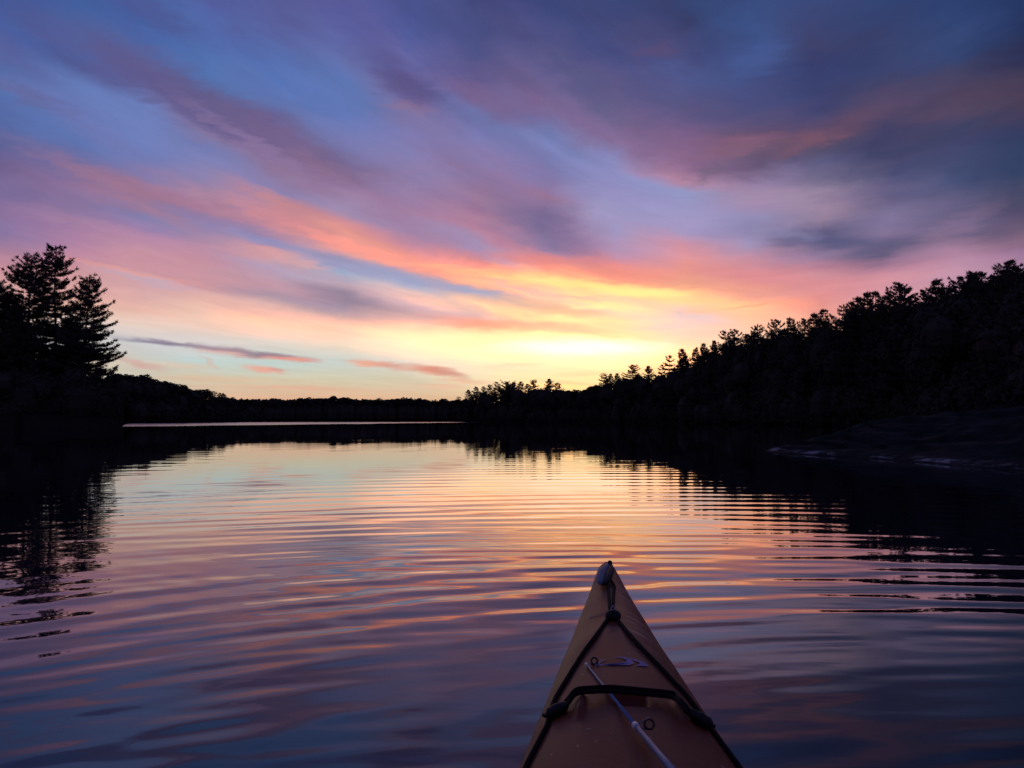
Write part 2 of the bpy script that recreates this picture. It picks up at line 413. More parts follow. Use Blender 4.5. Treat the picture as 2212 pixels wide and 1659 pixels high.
class MB:
    """collects tubes, ellipsoids, strips into one mesh"""
    def __init__(self):
        self.v, self.q, self.t, self.n = [], [], [], 0

    def add(self, V, quads=(), tris=()):
        V = np.asarray(V, float)
        self.v.append(V)
        if len(quads):
            self.q.append(np.asarray(quads) + self.n)
        if len(tris):
            self.t.append(np.asarray(tris) + self.n)
        self.n += len(V)

    def tube(self, pts, rad, seg=8, caps=True, flat=1.0):
        pts = np.asarray(pts, float)
        rad = np.broadcast_to(np.asarray(rad, float), (len(pts),))
        V = []
        up = np.array([0, 0, 1.0])
        for i, p in enumerate(pts):
            d = pts[min(i + 1, len(pts) - 1)] - pts[max(i - 1, 0)]
            d /= np.linalg.norm(d) + 1e-12
            u = up if abs(d[2]) < .95 else np.array([1.0, 0, 0])
            s = np.cross(d, u)
            s /= np.linalg.norm(s)
            w = np.cross(s, d)
            for k in range(seg):
                a = 2 * math.pi * k / seg
                V.append(p + rad[i] * (math.cos(a) * s + math.sin(a) * w * flat))
        Q = []
        for i in range(len(pts) - 1):
            for k in range(seg):
                k2 = (k + 1) % seg
                Q.append((i * seg + k, i * seg + k2, (i + 1) * seg + k2, (i + 1) * seg + k))
        T = []
        if caps:
            V.append(pts[0]); V.append(pts[-1])
            c0, c1 = len(V) - 2, len(V) - 1
            b = (len(pts) - 1) * seg
            for k in range(seg):
                k2 = (k + 1) % seg
                T.append((c0, k2, k))
                T.append((c1, b + k, b + k2))
        self.add(V, Q, T)

    def ellipsoid(self, c, ax, nu=14, nv=9):
        """ax: 3x3 rows are semi axes"""
        ax = np.asarray(ax, float)
        V = []
        for j in range(nv + 1):
            t = math.pi * j / nv
            for i in range(nu):
                a = 2 * math.pi * i / nu
                V.append(np.asarray(c) + ax[0] * math.sin(t) * math.cos(a) + ax[1] * math.sin(t) * math.sin(a) + ax[2] * math.cos(t))
        Q = [(j * nu + i, (j + 1) * nu + i, (j + 1) * nu + (i + 1) % nu, j * nu + (i + 1) % nu) for j in range(nv) for i in range(nu)]
        self.add(V, Q)

    def torus(self, c, nrm, R1, r, nu=28, nv=8, flat=1.0):
        nrm = np.asarray(nrm, float) / np.linalg.norm(nrm)
        u = np.cross(nrm, [0, 0, 1.0]); u /= np.linalg.norm(u)
        v = np.cross(nrm, u)
        V, Q = [], []
        for i in range(nu):
            a = 2 * math.pi * i / nu
            e = math.cos(a) * u + math.sin(a) * v
            for j in range(nv):
                b = 2 * math.pi * j / nv
                V.append(np.asarray(c) + e * (R1 + r * math.cos(b)) + nrm * r * flat * math.sin(b))
        for i in range(nu):
            for j in range(nv):
                Q.append((i * nv + j, ((i + 1) % nu) * nv + j, ((i + 1) % nu) * nv + (j + 1) % nv, i * nv + (j + 1) % nv))
        self.add(V, Q)

    def build(self, name, mat, parent=None, smooth=True, off=None):
        V = np.vstack(self.v)
        if off is None and parent is not None:
            off, p_ = Vector((0, 0, 0)), parent
            while p_ is not None:
                off = off + p_.location
                p_ = p_.parent
        if off is not None:
            V = V - np.array(off[:])
        T = []
        if self.q:
            T.append(np.vstack(self.q))
        if self.t:
            T.append(np.vstack(self.t))
        return obj(name, mesh_np(name, V, T, mat, smooth), parent)


def smooth_curve(pts, n=8):
    pts = np.asarray(pts, float)
    P_ = np.vstack([2 * pts[0] - pts[1], pts, 2 * pts[-1] - pts[-2]])
    out = []
    for i in range(1, len(P_) - 2):
        p0, p1, p2, p3 = P_[i - 1:i + 3]
        for k in range(n):
            t = k / n
            out.append(0.5 * (2 * p1 + (p2 - p0) * t + (2 * p0 - 5 * p1 + 4 * p2 - p3) * t * t + (3 * p1 - p0 - 3 * p2 + p3) * t ** 3))
    out.append(pts[-1])
    return np.array(out)


def vnoise(x, y, seed=0):
    """smooth value noise, arrays"""
    xi, yi = np.floor(x).astype(np.int64), np.floor(y).astype(np.int64)
    fx, fy = x - xi, y - yi
    fx = fx * fx * fx * (fx * (fx * 6 - 15) + 10)
    fy = fy * fy * fy * (fy * (fy * 6 - 15) + 10)

    def h(a, b):
        n = (a * 374761393 + b * 668265263 + seed * 1274126177) & 0xffffffff
        n = ((n ^ (n >> 13)) * 1274126177) & 0xffffffff
        return ((n ^ (n >> 16)) & 0xffff) / 65535.0
    return (h(xi, yi) * (1 - fx) + h(xi + 1, yi) * fx) * (1 - fy) + (h(xi, yi + 1) * (1 - fx) + h(xi + 1, yi + 1) * fx) * fy


# ------------------------------------------------------------------ lake water
mw, bw, q = new_mat('lake_water')
tc = q.n.new('ShaderNodeTexCoord').outputs['Object']
wx, wy, wz = q.sep(tc)
side = q.m('SUBTRACT', q.m('SUBTRACT', q.m('MULTIPLY', wy, 2.4), q.m('MULTIPLY', wx, 23.0)), 1472.0)   # edge of the breeze
nz = q.noise(q.mapping(tc, scale=(.012, .03, 1)), 1.0, 4.0, .6)
side = q.m('ADD', side, q.m('MULTIPLY', q.m('SUBTRACT', nz, .5), 500.0))
breeze = q.rng(side, -60.0, 160.0, kind='SMOOTHSTEP')
q.set(bw.inputs['Roughness'], q.rng(breeze, 0, 1, 0.012, 0.24))
bw.inputs['Base Color'].default_value = (0.008, 0.011, 0.020, 1)
bw.inputs['IOR'].default_value = 1.47
nb = q.noise(q.mapping(tc, scale=(1.1, 3.2, 1)), 1.0, 3.0, .55)
nb2 = q.noise(q.mapping(tc, scale=(.5, 1.2, 1)), 12.0, 2.0, .5)
bmp = q.n.new('ShaderNodeBump')
bmp.inputs['Strength'].default_value = 1.0
cd = q.n.new('ShaderNodeVectorMath'); cd.operation = 'LENGTH'
q.set(cd.inputs[0], tc)
fade = q.rng(cd.outputs['Value'], 2.0, 14.0, 1.0, 0.0)
hh = q.m('ADD', q.m('MULTIPLY', nb, 0.0016), q.m('MULTIPLY', nb2, 0.00012))
bmp.inputs['Distance'].default_value = 1.0
q.set(bmp.inputs['Height'], q.m('MULTIPLY', hh, fade))
q.set(bw.inputs['Normal'], bmp.outputs['Normal'])

th = np.concatenate([np.arange(-180, -40, 4.0), np.arange(-40, 40.01, 0.2), np.arange(44, 180, 4.0)])
rr = np.concatenate([[0.25], 0.5 * np.exp(np.arange(0, math.log(400 / .5), 0.0058)), np.geomspace(420, 3000, 30)])
TH, RR = np.meshgrid(np.radians(th), rr)
X, Y = RR * np.sin(TH), RR * np.cos(TH)
Z = np.zeros_like(X)
rng = np.random.default_rng(5)


def waves(cx, cy, lam_a, lam_b, s_near, s_mid, seed, tang, phw):
    r = np.hypot(X - cx, Y - cy) + 1e-6
    ang = np.arctan2(X - cx, Y - cy)
    lam = lam_a + lam_b * r
    ph = 2 * np.pi / lam_b * np.log(lam)
    lr = np.log(r + .5)
    ph = ph + phw * 2 * np.pi * (vnoise(ang * tang * .6 + 50, lr * 2.2 + 3, seed) - .5) + phw * 3 * (vnoise(ang * tang * 1.7 + 90, lr * 5 + 9, seed + 5) - .5)
    amp = vnoise(ang * tang + 20, lr * 4.2 + 7, seed + 1) * 1.3 * np.clip(vnoise(ang * tang * .5 + 70, lr * 2.5 + 1, seed + 2) * 1.7 - .15, 0, 1.4)
    sl = s_near * np.exp(-r / 5.0) + s_mid * np.exp(-r / 26.0) + .0018 * np.exp(-r / 120.)
    return amp * sl * lam / (2 * np.pi) * np.sin(ph)


Z += waves(1.6, 0.0, .17, .034, .072, .0028, 3, 1.5, 1.1)
Z += waves(0.2, -1.0, .11, .018, .016, .0040, 13, 2.3, 1.9)
Z += waves(3.0, -6.0, .24, .040, .040, .0030, 23, 2.2, 1.8)
Z += waves(2.2, -1.6, .07, .020, .060, .0018, 43, 2.0, 1.2)
Z += waves(1.2, -1.2, .05, .018, .022, .0015, 53, 2.6, 1.4)
Z += waves(-5.0, 1.0, .14, .022, .012, .0035, 33, 1.8, 1.8)
Z[0] = 0
nr, nt = X.shape
idx = np.arange(nr * nt).reshape(nr, nt)
nx = np.roll(idx, -1, axis=1)
Q = np.stack([idx[:-1].ravel(), nx[:-1].ravel(), nx[1:].ravel(), idx[1:].ravel()], axis=1)[:, ::-1]
Vw = np.vstack([np.stack([X.ravel(), Y.ravel(), Z.ravel()], 1), [[0, 0, 0]]])
c0 = nr * nt
Tc = np.stack([np.full(nt, c0), nx[0], idx[0]], 1)
water = tag(obj('water', mesh_np('water', Vw, [Q, Tc], mw, True)), kind='structure')

# ------------------------------------------------------------------ land
# shoreline: bearing (degrees from straight ahead, right positive) and distance
SHORE = [(-180, 70), (-90, 60), (-50, 78), (-36, 88), (-31, 92), (-27, 95), (-25.3, 98), (-24.7, 103), (-24.4, 200), (-24.0, 325),
         (-22, 335), (-20, 380), (-18.5, 450), (-17, 560), (-14, 640), (-5, 660), (-3.5, 640), (-3.1, 520), (-1, 480), (1.5, 430),
         (2.5, 415), (4.2, 380), (6, 332), (9, 290), (12, 252), (18, 190), (23.5, 150), (27.6, 126), (31, 106), (33, 70), (36, 34), (50, 20), (90, 25), (140, 50), (180, 70)]
sh_a = np.array([s[0] for s in SHORE], float)
sh_d = np.array([s[1] for s in SHORE], float)


def shore(az):
    return np.interp(az, sh_a, sh_d)


PROF = np.array([(-14, -2.5), (-1.0, -.25), (0.2, .12), (1.2, .5), (6, 1.2), (20, 2.2), (60, 5.0), (150, 8), (600, 12), (2400, 14)])


def land(az, off):
    return np.interp(off, PROF[:, 0], PROF[:, 1])


def ground_z(x, y):
    az = math.degrees(math.atan2(x, y))
    return float(land(az, math.hypot(x, y) - shore(az)))


ta = np.unique(np.concatenate([np.arange(-180, 180, 3.0), np.arange(-40, 40, .4), sh_a[1:-1]]))
rows = []
for off in PROF[:, 0]:
    d = shore(ta) + off
    nzv = (vnoise(ta * .7 + 400, np.full_like(ta, off * .1 + 9), 8) - .5) * np.clip(abs(off) * .25, .15, 3)
    rows.append(np.stack([np.sin(np.radians(ta)) * d, np.cos(np.radians(ta)) * d, np.full_like(ta, land(0, off)) + nzv * (off > 1)], 1))
Vl = np.vstack(rows)
n_ = len(ta)
idx = np.arange(len(Vl)).reshape(len(rows), n_)
nx = np.roll(idx, -1, axis=1)
Q = np.stack([idx[:-1].ravel(), nx[:-1].ravel(), nx[1:].ravel(), idx[1:].ravel()], axis=1)[:, ::-1]
m_land = simple_mat('forest_floor', (.020, .017, .014), 1.0, .0, .3, .6)
tag(obj('terrain', mesh_np('terrain', Vl, [Q], m_land, True)), kind='structure')
# lake bed under everything
ang = np.radians(np.arange(0, 360, 10))
Vb = np.vstack([np.stack([np.sin(ang) * 3200, np.cos(ang) * 3200, np.full(36, -2.6)], 1), [[0, 0, -2.6]]])
Tb = [(36, (i + 1) % 36, i) for i in range(36)]
tag(obj('lake_bed', mesh_np('lake_bed', Vb, [np.array(Tb)], m_land)), kind='structure')

# ------------------------------------------------------------------ trees
m_needle = simple_mat('pine_needles', (.082, .074, .060), 1.0, .0, .4, .8)
m_bark = simple_mat('pine_bark', (.040, .034, .030), 1.0, .0, .3, 3.0)
m_leaf = simple_mat('broad_leaves', (.056, .050, .041), 1.0, .0, .25, .8)


def blades(C, D, rs, n, ln, wd, spread=.75):
    """needle tufts: for every tuft centre C and growth direction D, n thin blades; returns V, T"""
    k = len(C)
    C = np.repeat(C, n, 0)
    D = np.repeat(D, n, 0)
    d = D + rs.normal(0, spread, (k * n, 3)) + np.array([0, 0, .25])
    d /= np.linalg.norm(d, axis=1, keepdims=True)
    s = np.cross(d, rs.normal(0, 1, (k * n, 3)))
    s /= np.linalg.norm(s, axis=1, keepdims=True) + 1e-9
    L = ln * rs.uniform(.6, 1.25, (k * n, 1))
    W = wd * rs.uniform(.7, 1.3, (k * n, 1))
    c = C + rs.normal(0, ln * .22, (k * n, 3))
    a = c - s * W - d * L * .15
    b = c + s * W - d * L * .15
    t = c + d * L
    V = np.stack([a, b, t], 1).reshape(-1, 3)
    return V, np.arange(len(V)).reshape(-1, 3)


def pine_meshes(seed, h=20.0, base=.18, rad=3.6, shape='cone', ntuft=3, gaps=.15, lean=(0, 0), nb=6, ln=.34, wd=.05, step=(.42, .72), pw=.6, spread=.75, tip=0.0):
    rs = np.random.default_rng(seed)
    # trunk
    zt = np.linspace(-.6, h * .97, 14)
    bend = np.stack([lean[0] * (zt / h) ** 2 + .12 * np.sin(zt * .35 + seed), lean[1] * (zt / h) ** 2 + .12 * np.cos(zt * .31 + seed)], 1)

    def axis(z):
        return np.array([np.interp(z, zt, bend[:, 0]), np.interp(z, zt, bend[:, 1]), z])
    tm = MB()
    tm.tube(np.column_stack([bend, zt]), np.interp(zt, [0, h], [.26 * h / 20, .03]), 8)
    # crown
    bm_ = MB()
    TC, TD = [], []
    z = h * base
    while z < h * .985:
        f = (z / h - base) / (1 - base)
        if shape == 'cone':
            prof = (1 - f) ** pw * (.6 + .4 * min(1, f * 5)) + .05
        elif shape == 'flat':
            prof = .55 + .55 * math.sin(min(1, f * 1.15) * 2.4) * (1 - .55 * f ** 3) - .3 * f
        elif shape == 'column':
            prof = (.62 + .2 * math.sin(f * 9 + seed)) * (1 - f ** 3 * .78)
        else:  # broad
            prof = math.sin(math.pi * min(1, .22 + .8 * f)) ** .7 * .95 + .1
        if tip:
            prof *= min(1.0, .22 + (1 - f) / tip)
        nbr = rs.integers(4, 7) if f < .92 else 4
        a0 = rs.uniform(0, 6.28)
        for k in range(nbr):
            if rs.random() < gaps:
                continue
            az = a0 + k * 6.283 / nbr + rs.normal(0, .25)
            L = rad * prof * rs.uniform(.55, 1.2)
            if rs.random() < .1:
                L *= 1.22
            up = -.08 + .72 * f ** 2.2 + rs.normal(0, .09)
            if shape == 'flat':
                up = .05 + .5 * f ** 1.5 + rs.normal(0, .1)
            hd = np.array([math.cos(az), math.sin(az), 0])
            p0 = axis(z + rs.normal(0, .12))
            n = 6
            t = np.linspace(0, 1, n + 1)
            pts = p0 + np.outer(t * L, hd) + np.outer(L * (up * t - .10 * t * (1 - t) * 2 + .16 * t ** 3), [0, 0, 1])
            bm_.tube(pts, np.linspace(.018 + .010 * L, .008, n + 1), 3, caps=False)
            sd = np.array([-hd[1], hd[0], 0])
            m = max(2, int(L / .42))
            for j in range(m):
                tt = .22 + .78 * (j + .5 + rs.uniform(-.3, .3)) / m
                if tt > 1:
                    tt = 1
                pc = p0 + hd * tt * L + np.array([0, 0, 1]) * L * (up * tt - .2 * tt * (1 - tt) + .16 * tt ** 3)
                for sgn in (-1, 1):
                    tl = (.25 + .42 * L * (1 - tt) * .9) * rs.uniform(.5, 1.2)
                    td = hd * .65 + sd * sgn * .8 + np.array([0, 0, .12 + .25 * f])
                    td /= np.linalg.norm(td)
                    nn = max(1, int(ntuft * tl / .55 + .5))
                    for u in range(nn):
                        TC.append(pc + td * tl * (u + .7) / nn)
                        TD.append(td)
            pe = pts[-1]
            de = pts[-1] - pts[-2]
            TC.append(pe); TD.append(de / np.linalg.norm(de))
        z += rs.uniform(*step) * h / 20 * (1.0 if f < .8 else .8)
    for k in range(5):
        TC.append(axis(h * .97) + np.array([0, 0, .12 * k])); TD.append(np.array([0, 0, 1.0]))
    V, T = blades(np.array(TC), np.array(TD), rs, nb, ln, wd, spread)
    nb_v = np.vstack(bm_.v)
    Qb = np.vstack(bm_.q)
    Vall = np.vstack([nb_v, V])
    me_c = mesh_np('pine_crown', Vall, [Qb, T + len(nb_v)], [m_bark, m_needle], False, [0] * len(Qb) + [1] * len(T))
    me_t = mesh_np('pine_trunk', np.vstack(tm.v), [np.vstack(tm.q), np.vstack(tm.t)], m_bark, True)
    return me_t, me_c


def leaf_cloud(C, Rad, rs, n, size):
    """leaf clumps filling an ellipsoid, denser at its skin"""
    d = rs.normal(0, 1, (n, 3))
    d /= np.linalg.norm(d, axis=1, keepdims=True)
    rr_ = rs.uniform(.55, 1.03, (n, 1)) ** .6
    c = np.asarray(C) + d * rr_ * np.asarray(Rad)
    u = rs.normal(0, 1, (n, 3))
    u /= np.linalg.norm(u, axis=1, keepdims=True)
    v = np.cross(u, rs.normal(0, 1, (n, 3)))
    v /= np.linalg.norm(v, axis=1, keepdims=True)
    s = size * rs.uniform(.5, 1.3, (n, 1))
    V = np.stack([c - u * s, c + v * s * .6, c + u * s, c - v * s * .6], 1).reshape(-1, 3)
    return V, np.arange(len(V)).reshape(-1, 4)


def broad_meshes(seed, h=15.0, rad=5.0):
    rs = np.random.default_rng(seed)
    tm = MB()
    zt = np.linspace(-.6, h * .6, 6)
    tm.tube(np.column_stack([.1 * np.sin(zt), .1 * np.cos(zt), zt]), np.linspace(.25, .1, 6), 7)
    Vs, Qs, n = [], [], 0
    for k in range(13):
        a = rs.uniform(0, 6.28)
        rr_ = rad * .62 * math.sqrt(rs.random())
        zc = h * rs.uniform(.42, .86) - rr_ * .35
        sz = rad * rs.uniform(.28, .45)
        e = np.array([rr_ * math.cos(a), rr_ * math.sin(a), zc])
        tm.tube([[0, 0, h * .35], e * .6 + np.array([0, 0, h * .22]), e], [.1, .07, .03], 4)
        V, Q_ = leaf_cloud(e, (sz, sz, sz * .8), rs, 420, .26)
        Vs.append(V); Qs.append(Q_ + n); n += len(V)
    me_c = mesh_np('broadleaf_crown', np.vstack(Vs), [np.vstack(Qs)], m_leaf)
    me_t = mesh_np('broadleaf_trunk', np.vstack(tm.v), [np.vstack(tm.q), np.vstack(tm.t)], m_bark, True)
    return me_t, me_c


FAR = dict(ntuft=3, nb=7, ln=.36, wd=.06, pw=.58, spread=.5, tip=.10)
KIND = {
    'spire': pine_meshes(11, 20, .15, 3.6, 'cone', gaps=.12, step=(.55, .95), **FAR),
    'layered': pine_meshes(12, 20, .15, 4.6, 'cone', gaps=.22, lean=(.5, .2), step=(.7, 1.2), **FAR),
    'tall': pine_meshes(13, 20, .2, 4.0, 'column', gaps=.2, step=(.6, 1.0), **FAR),
    'wide': pine_meshes(14, 20, .2, 4.8, 'cone', gaps=.16, step=(.6, 1.0), **FAR),
    'flat': pine_meshes(15, 20, .35, 4.8, 'flat', gaps=.15, step=(.6, 1.0), **FAR),
    'ragged': pine_meshes(16, 20, .3, 4.2, 'cone', gaps=.36, lean=(-.6, .3), step=(.65, 1.1), **FAR),
    'sapling': pine_meshes(17, 20, .42, 3.6, 'cone', gaps=.3, step=(.9, 1.4), **FAR),
}
BROAD = [broad_meshes(41, 15, 5.2), broad_meshes(42, 14, 4.4), broad_meshes(43, 16, 5.0)]


def tree(name, meshes, loc, s, sz, rz, label, group=None, tilt=(0, 0)):
    t = empty(name, loc, rz)
    t.scale = (s, s, sz)
    t.rotation_euler = (tilt[0], tilt[1], rz)
    obj('trunk', meshes[0], t)
    obj('crown', meshes[1], t)
    tag(t, label, 'tree', group)
    return t


def at_px(px, dist):
    u = (px - 1106) / FPX
    return u * dist, dist


def top_z(py, dist):
    return CAM_H + (910 - py) / FPX * dist


rs_ = random.Random(77)
# --- big pines on the left point
HERO = [
    pine_meshes(101, 18.0, .13, 5.0, 'cone', ntuft=4, gaps=.14, step=(.36, .62), nb=7, ln=.30, wd=.04, lean=(.3, 0)),
    pine_meshes(102, 19.0, .16, 5.3, 'cone', ntuft=4, gaps=.22, pw=.75, step=(.36, .62), nb=7, ln=.30, wd=.04),
    pine_meshes(103, 15.5, .10, 4.7, 'cone', ntuft=4, gaps=.22, pw=.7, step=(.36, .62), nb=7, ln=.30, wd=.04, lean=(.2, .3)),
    pine_meshes(104, 15.0, .12, 3.8, 'broad', ntuft=4, gaps=.2, step=(.36, .62), nb=7, ln=.30, wd=.04),
]
GL = 'pines on the left point'
for k, (px, py, d, hm, s, lab) in enumerate([
    (57, 552, 97, 0, 1.0, 'broad pine left of the tallest pine on the left point'),
    (115, 530, 100, 1, 1.0, 'tallest pine of the left point, with an open forked top'),
    (181, 594, 98, 2, 1.0, 'layered pine at the right end of the left point, reaching over the water'),
    (-14, 612, 96, 3, .9, 'pine cut off by the left edge of the photo'),
    (20, 645, 104, 0, .8, 'lower pine behind the broad pine at far left'),
    (150, 690, 104, 3, .85, 'lower pine filling the gap left of the layered pine on the left point'),
    (45, 700, 95, 3, .9, 'low dense pine in front of the broad pine at far left'),
]):
    x, y = at_px(px, d)
    gz = ground_z(x, y)
    hz = top_z(py, d) - gz
    H0 = [18.0, 19.0, 15.5, 15.0][hm]
    tree('pine_tree', HERO[hm], (x, y, gz), s, hz / H0, [1.0, 2.2, 0.3, 4.0, 3.3, 5.1, .6, 2.9][k], lab, GL)

# --- right hillside skyline, one tree for each top that can be told apart
SKYLINE = [
    (2192, 562, 'wide', 1.2, 'largest pine on the right hillside skyline, broad top beside the right edge'),
    (2135, 585, 'ragged', 1.1, 'ragged pine just left of the largest pine at the right edge'),
    (2102, 586, 'spire', 1.1, 'pointed pine second left of the largest pine at the right edge'),
    (2078, 597, 'wide', .9, 'pine with low left shoulder, third left of the largest pine at the right edge'),
    (2028, 602, 'spire', .95, 'lone narrow spire pine between two dips of the right skyline'),
    (1997, 627, 'wide', .8, 'short pine just left of the lone narrow spire pine'),
    (1968, 619, 'ragged', .9, 'right half of the broad double-topped pine pair on the right skyline'),
    (1945, 611, 'wide', 1.1, 'left and taller half of the broad double-topped pine pair on the right skyline'),
    (1922, 632, 'wide', .8, 'low pine touching the left side of the double-topped pine pair'),
    (1897, 630, 'tall', .9, 'blunt pine second left of the double-topped pine pair'),
    (1879, 630, 'spire', .9, 'pointed pine third left of the double-topped pine pair'),
    (1857, 641, 'spire', .85, 'small spire fourth left of the double-topped pine pair'),
    (1842, 652, 'tall', .8, 'pine fifth left of the double-topped pine pair on the slope'),
    (1828, 659, 'layered', .85, 'layered pine at the foot of the step in the right skyline'),
    (1798, 682, 'wide', .8, 'low pine in the notch just right of the twin spires'),
    (1780, 669, 'tall', .85, 'right and taller one of the twin spires mid slope'),
    (1762, 676, 'spire', .85, 'left and thinner one of the twin spires mid slope'),
    (1738, 689, 'wide', .8, 'low rounded pine just left of the twin spires'),
    (1713, 686, 'layered', .9, 'layered pine second left of the twin spires'),
    (1678, 691, 'wide', .95, 'bushy wide pine standing alone third left of the twin spires'),
    (1638, 701, 'layered', .95, 'bushy pine with a slanted right side, fourth left of the twin spires'),
    (1588, 712, 'wide', .9, 'pine on the right side of the wide pair above the bright yellow sky'),
    (1572, 716, 'ragged', .9, 'pine on the left side of the wide pair above the bright yellow sky'),
    (1545, 736, 'spire', .8, 'small pine stepping down left of the wide pair on the slope'),
    (1522, 742, 'spire', .8, 'second small pine stepping down left of the wide pair on the slope'),
    (1502, 751, 'layered', .8, 'third small pine stepping down left of the wide pair, against yellow sky'),
    (1474, 754, 'spire', .8, 'tall thin pine with sky between its branches, right of three by the glow'),
    (1447, 769, 'sapling', .8, 'thin pine with a bare lower trunk, middle of three by the glow'),
    (1430, 789, 'sapling', .7, 'short thin pine on a bare trunk, left of three by the glow'),
    (1402, 791, 'spire', .85, 'dark cone-shaped pine between the thin pines and the broad one'),
    (1367, 789, 'wide', 1.15, 'broadest dark pine at the low end of the right slope by the glow'),
    (1334, 807, 'spire', .7, 'right one of the three little pines left of the broadest pine'),
    (1320, 808, 'spire', .65, 'middle one of the three little pines left of the broadest pine'),
    (1304, 807, 'layered', .8, 'left one of the three little pines left of the broadest pine'),
    (1205, 828, 'wide', .9, 'rightmost pine of the distant wooded point, wide and low'),
    (1187, 819, 'spire', 1.0, 'highest pine of the distant wooded point, second from its right end'),
    (1152, 821, 'layered', 1.0, 'cone-topped pine, third from the right end of the distant point'),
    (1140, 830, 'spire', .8, 'tiny pine fourth from the right end of the distant point'),
    (1125, 825, 'spire', .9, 'pine fifth from the right end of the distant point'),
    (1107, 828, 'flat', .8, 'small flat-topped pine left of the middle of the distant point'),
    (1095, 826, 'flat', .9, 'larger flat-topped pine at the middle of the distant point'),
    (1075, 826, 'ragged', .8, 'thin ragged pine on the distant point, left of its flat-topped pines'),
    (1057, 832, 'wide', .9, 'wide pine on the distant point, fifth from its left tip'),
    (1044, 836, 'tall', .8, 'pine on the distant point, fourth from its left tip'),
    (1030, 836, 'layered', .9, 'pine on the distant point, third from its left tip'),
    (1012, 843, 'spire', .9, 'steep pine on the distant point, second from its left tip'),
    (991, 858, 'wide', .6, 'lowest pine at the left tip of the distant point'),
]
BASEH = 20.0
SKY_PTS = []
for (px, py, kd, s, lab) in SKYLINE:
    az = math.degrees(math.atan((px - 1106) / FPX))
    d0 = float(shore(az)) * math.cos(R(az)) + rs_.uniform(10, 16)
    x, y = at_px(px, d0)
    gz = ground_z(x, y)
    hz = top_z(py, d0) - gz
    sc_ = s * 1.12 * (1 + (d0 - 200) / 1100)
    tree('pine_tree', KIND[kd], (x, y, gz), sc_, hz / BASEH, rs_.uniform(0, 6.28), lab, 'pines along the right hillside skyline')
    SKY_PTS.append((px, py))
SKY_PTS.sort()
sp_x = np.array([p[0] for p in SKY_PTS] + [2300, 2500], float)
sp_y = np.array([p[1] for p in SKY_PTS] + [560, 540], float)
kinds = ['spire', 'spire', 'layered', 'wide', 'spire', 'ragged']
for i in range(150):
    px = 985 + (2330 - 985) * ((i + rs_.random()) / 150)
    if 1215 < px < 1290:
        continue
    az = math.degrees(math.atan((px - 1106) / FPX))
    d0 = float(shore(az)) * math.cos(R(az)) + rs_.uniform(3, 24)
    py = float(np.interp(px, sp_x, sp_y)) + (rs_.uniform(19, 60) if px < 2060 else rs_.uniform(6, 40)) * (150 / d0) ** .8
    x, y = at_px(px, d0)
    gz = ground_z(x, y)
    hz = top_z(py, d0) - gz
    tree('pine_tree', KIND[rs_.choice(kinds)], (x, y, gz), rs_.uniform(.95, 1.25), hz / BASEH, rs_.uniform(0, 6.28),
         'black pine crowded below the tree line of the right hillside', 'pines below the right hillside skyline')
# broadleaf trees in the saddle between hillside and distant point, and on the low hill at left
for px, py in [(1217, 838), (1228, 843), (1240, 845), (1252, 841), (1264, 838), (1276, 833), (1290, 827), (1312, 822), (1345, 815), (1380, 812)]:
    az = math.degrees(math.atan((px - 1106) / FPX))
    d0 = float(shore(az)) * math.cos(R(az)) + rs_.uniform(4, 12)
    x, y = at_px(px, d0)
    gz = ground_z(x, y)
    tree('broadleaf_tree', rs_.choice(BROAD), (x, y, gz), rs_.uniform(.8, 1.0), (top_z(py, d0) - gz) / 14.6, rs_.uniform(0, 6.28),
         'round dark tree in the dip left of the three little pines', 'round trees in the dip of the right shore')
lh_x = [180, 250, 262, 300, 330, 372, 400, 424, 440, 470, 488, 510, 540]
lh_y = [812, 806, 803, 808, 816, 819, 832, 842, 840, 848, 852, 862, 866]
for i in range(46):
    px = 185 + (530 - 185) * (i + rs_.random()) / 46
    az = math.degrees(math.atan((px - 1106) / FPX))
    d0 = float(np.interp(az, [-26.6, -24, -22, -20, -18.5, -17], [320, 325, 335, 380, 450, 560])) * math.cos(R(az)) + rs_.uniform(4, 18)
    py = float(np.interp(px, lh_x, lh_y)) + (rs_.uniform(0, 10) if i % 3 else 0)
    x, y = at_px(px, d0)
    gz = 1.5
    pine = px > 415 and rs_.random() < .6
    me = KIND[rs_.choice(['spire', 'layered', 'wide'])] if pine else rs_.choice(BROAD)
    tree('pine_tree' if pine else 'broadleaf_tree', me, (x, y, gz), rs_.uniform(.9, 1.2), (top_z(py, d0) - gz) / (20 if pine else 14.6), rs_.uniform(0, 6.28),
         'dark tree of the low wooded hill behind the left point', 'trees of the low hill behind the left point')

# --- far shore wood (reads as one mass) and the dense growth under the trees
rs2 = np.random.default_rng(9)


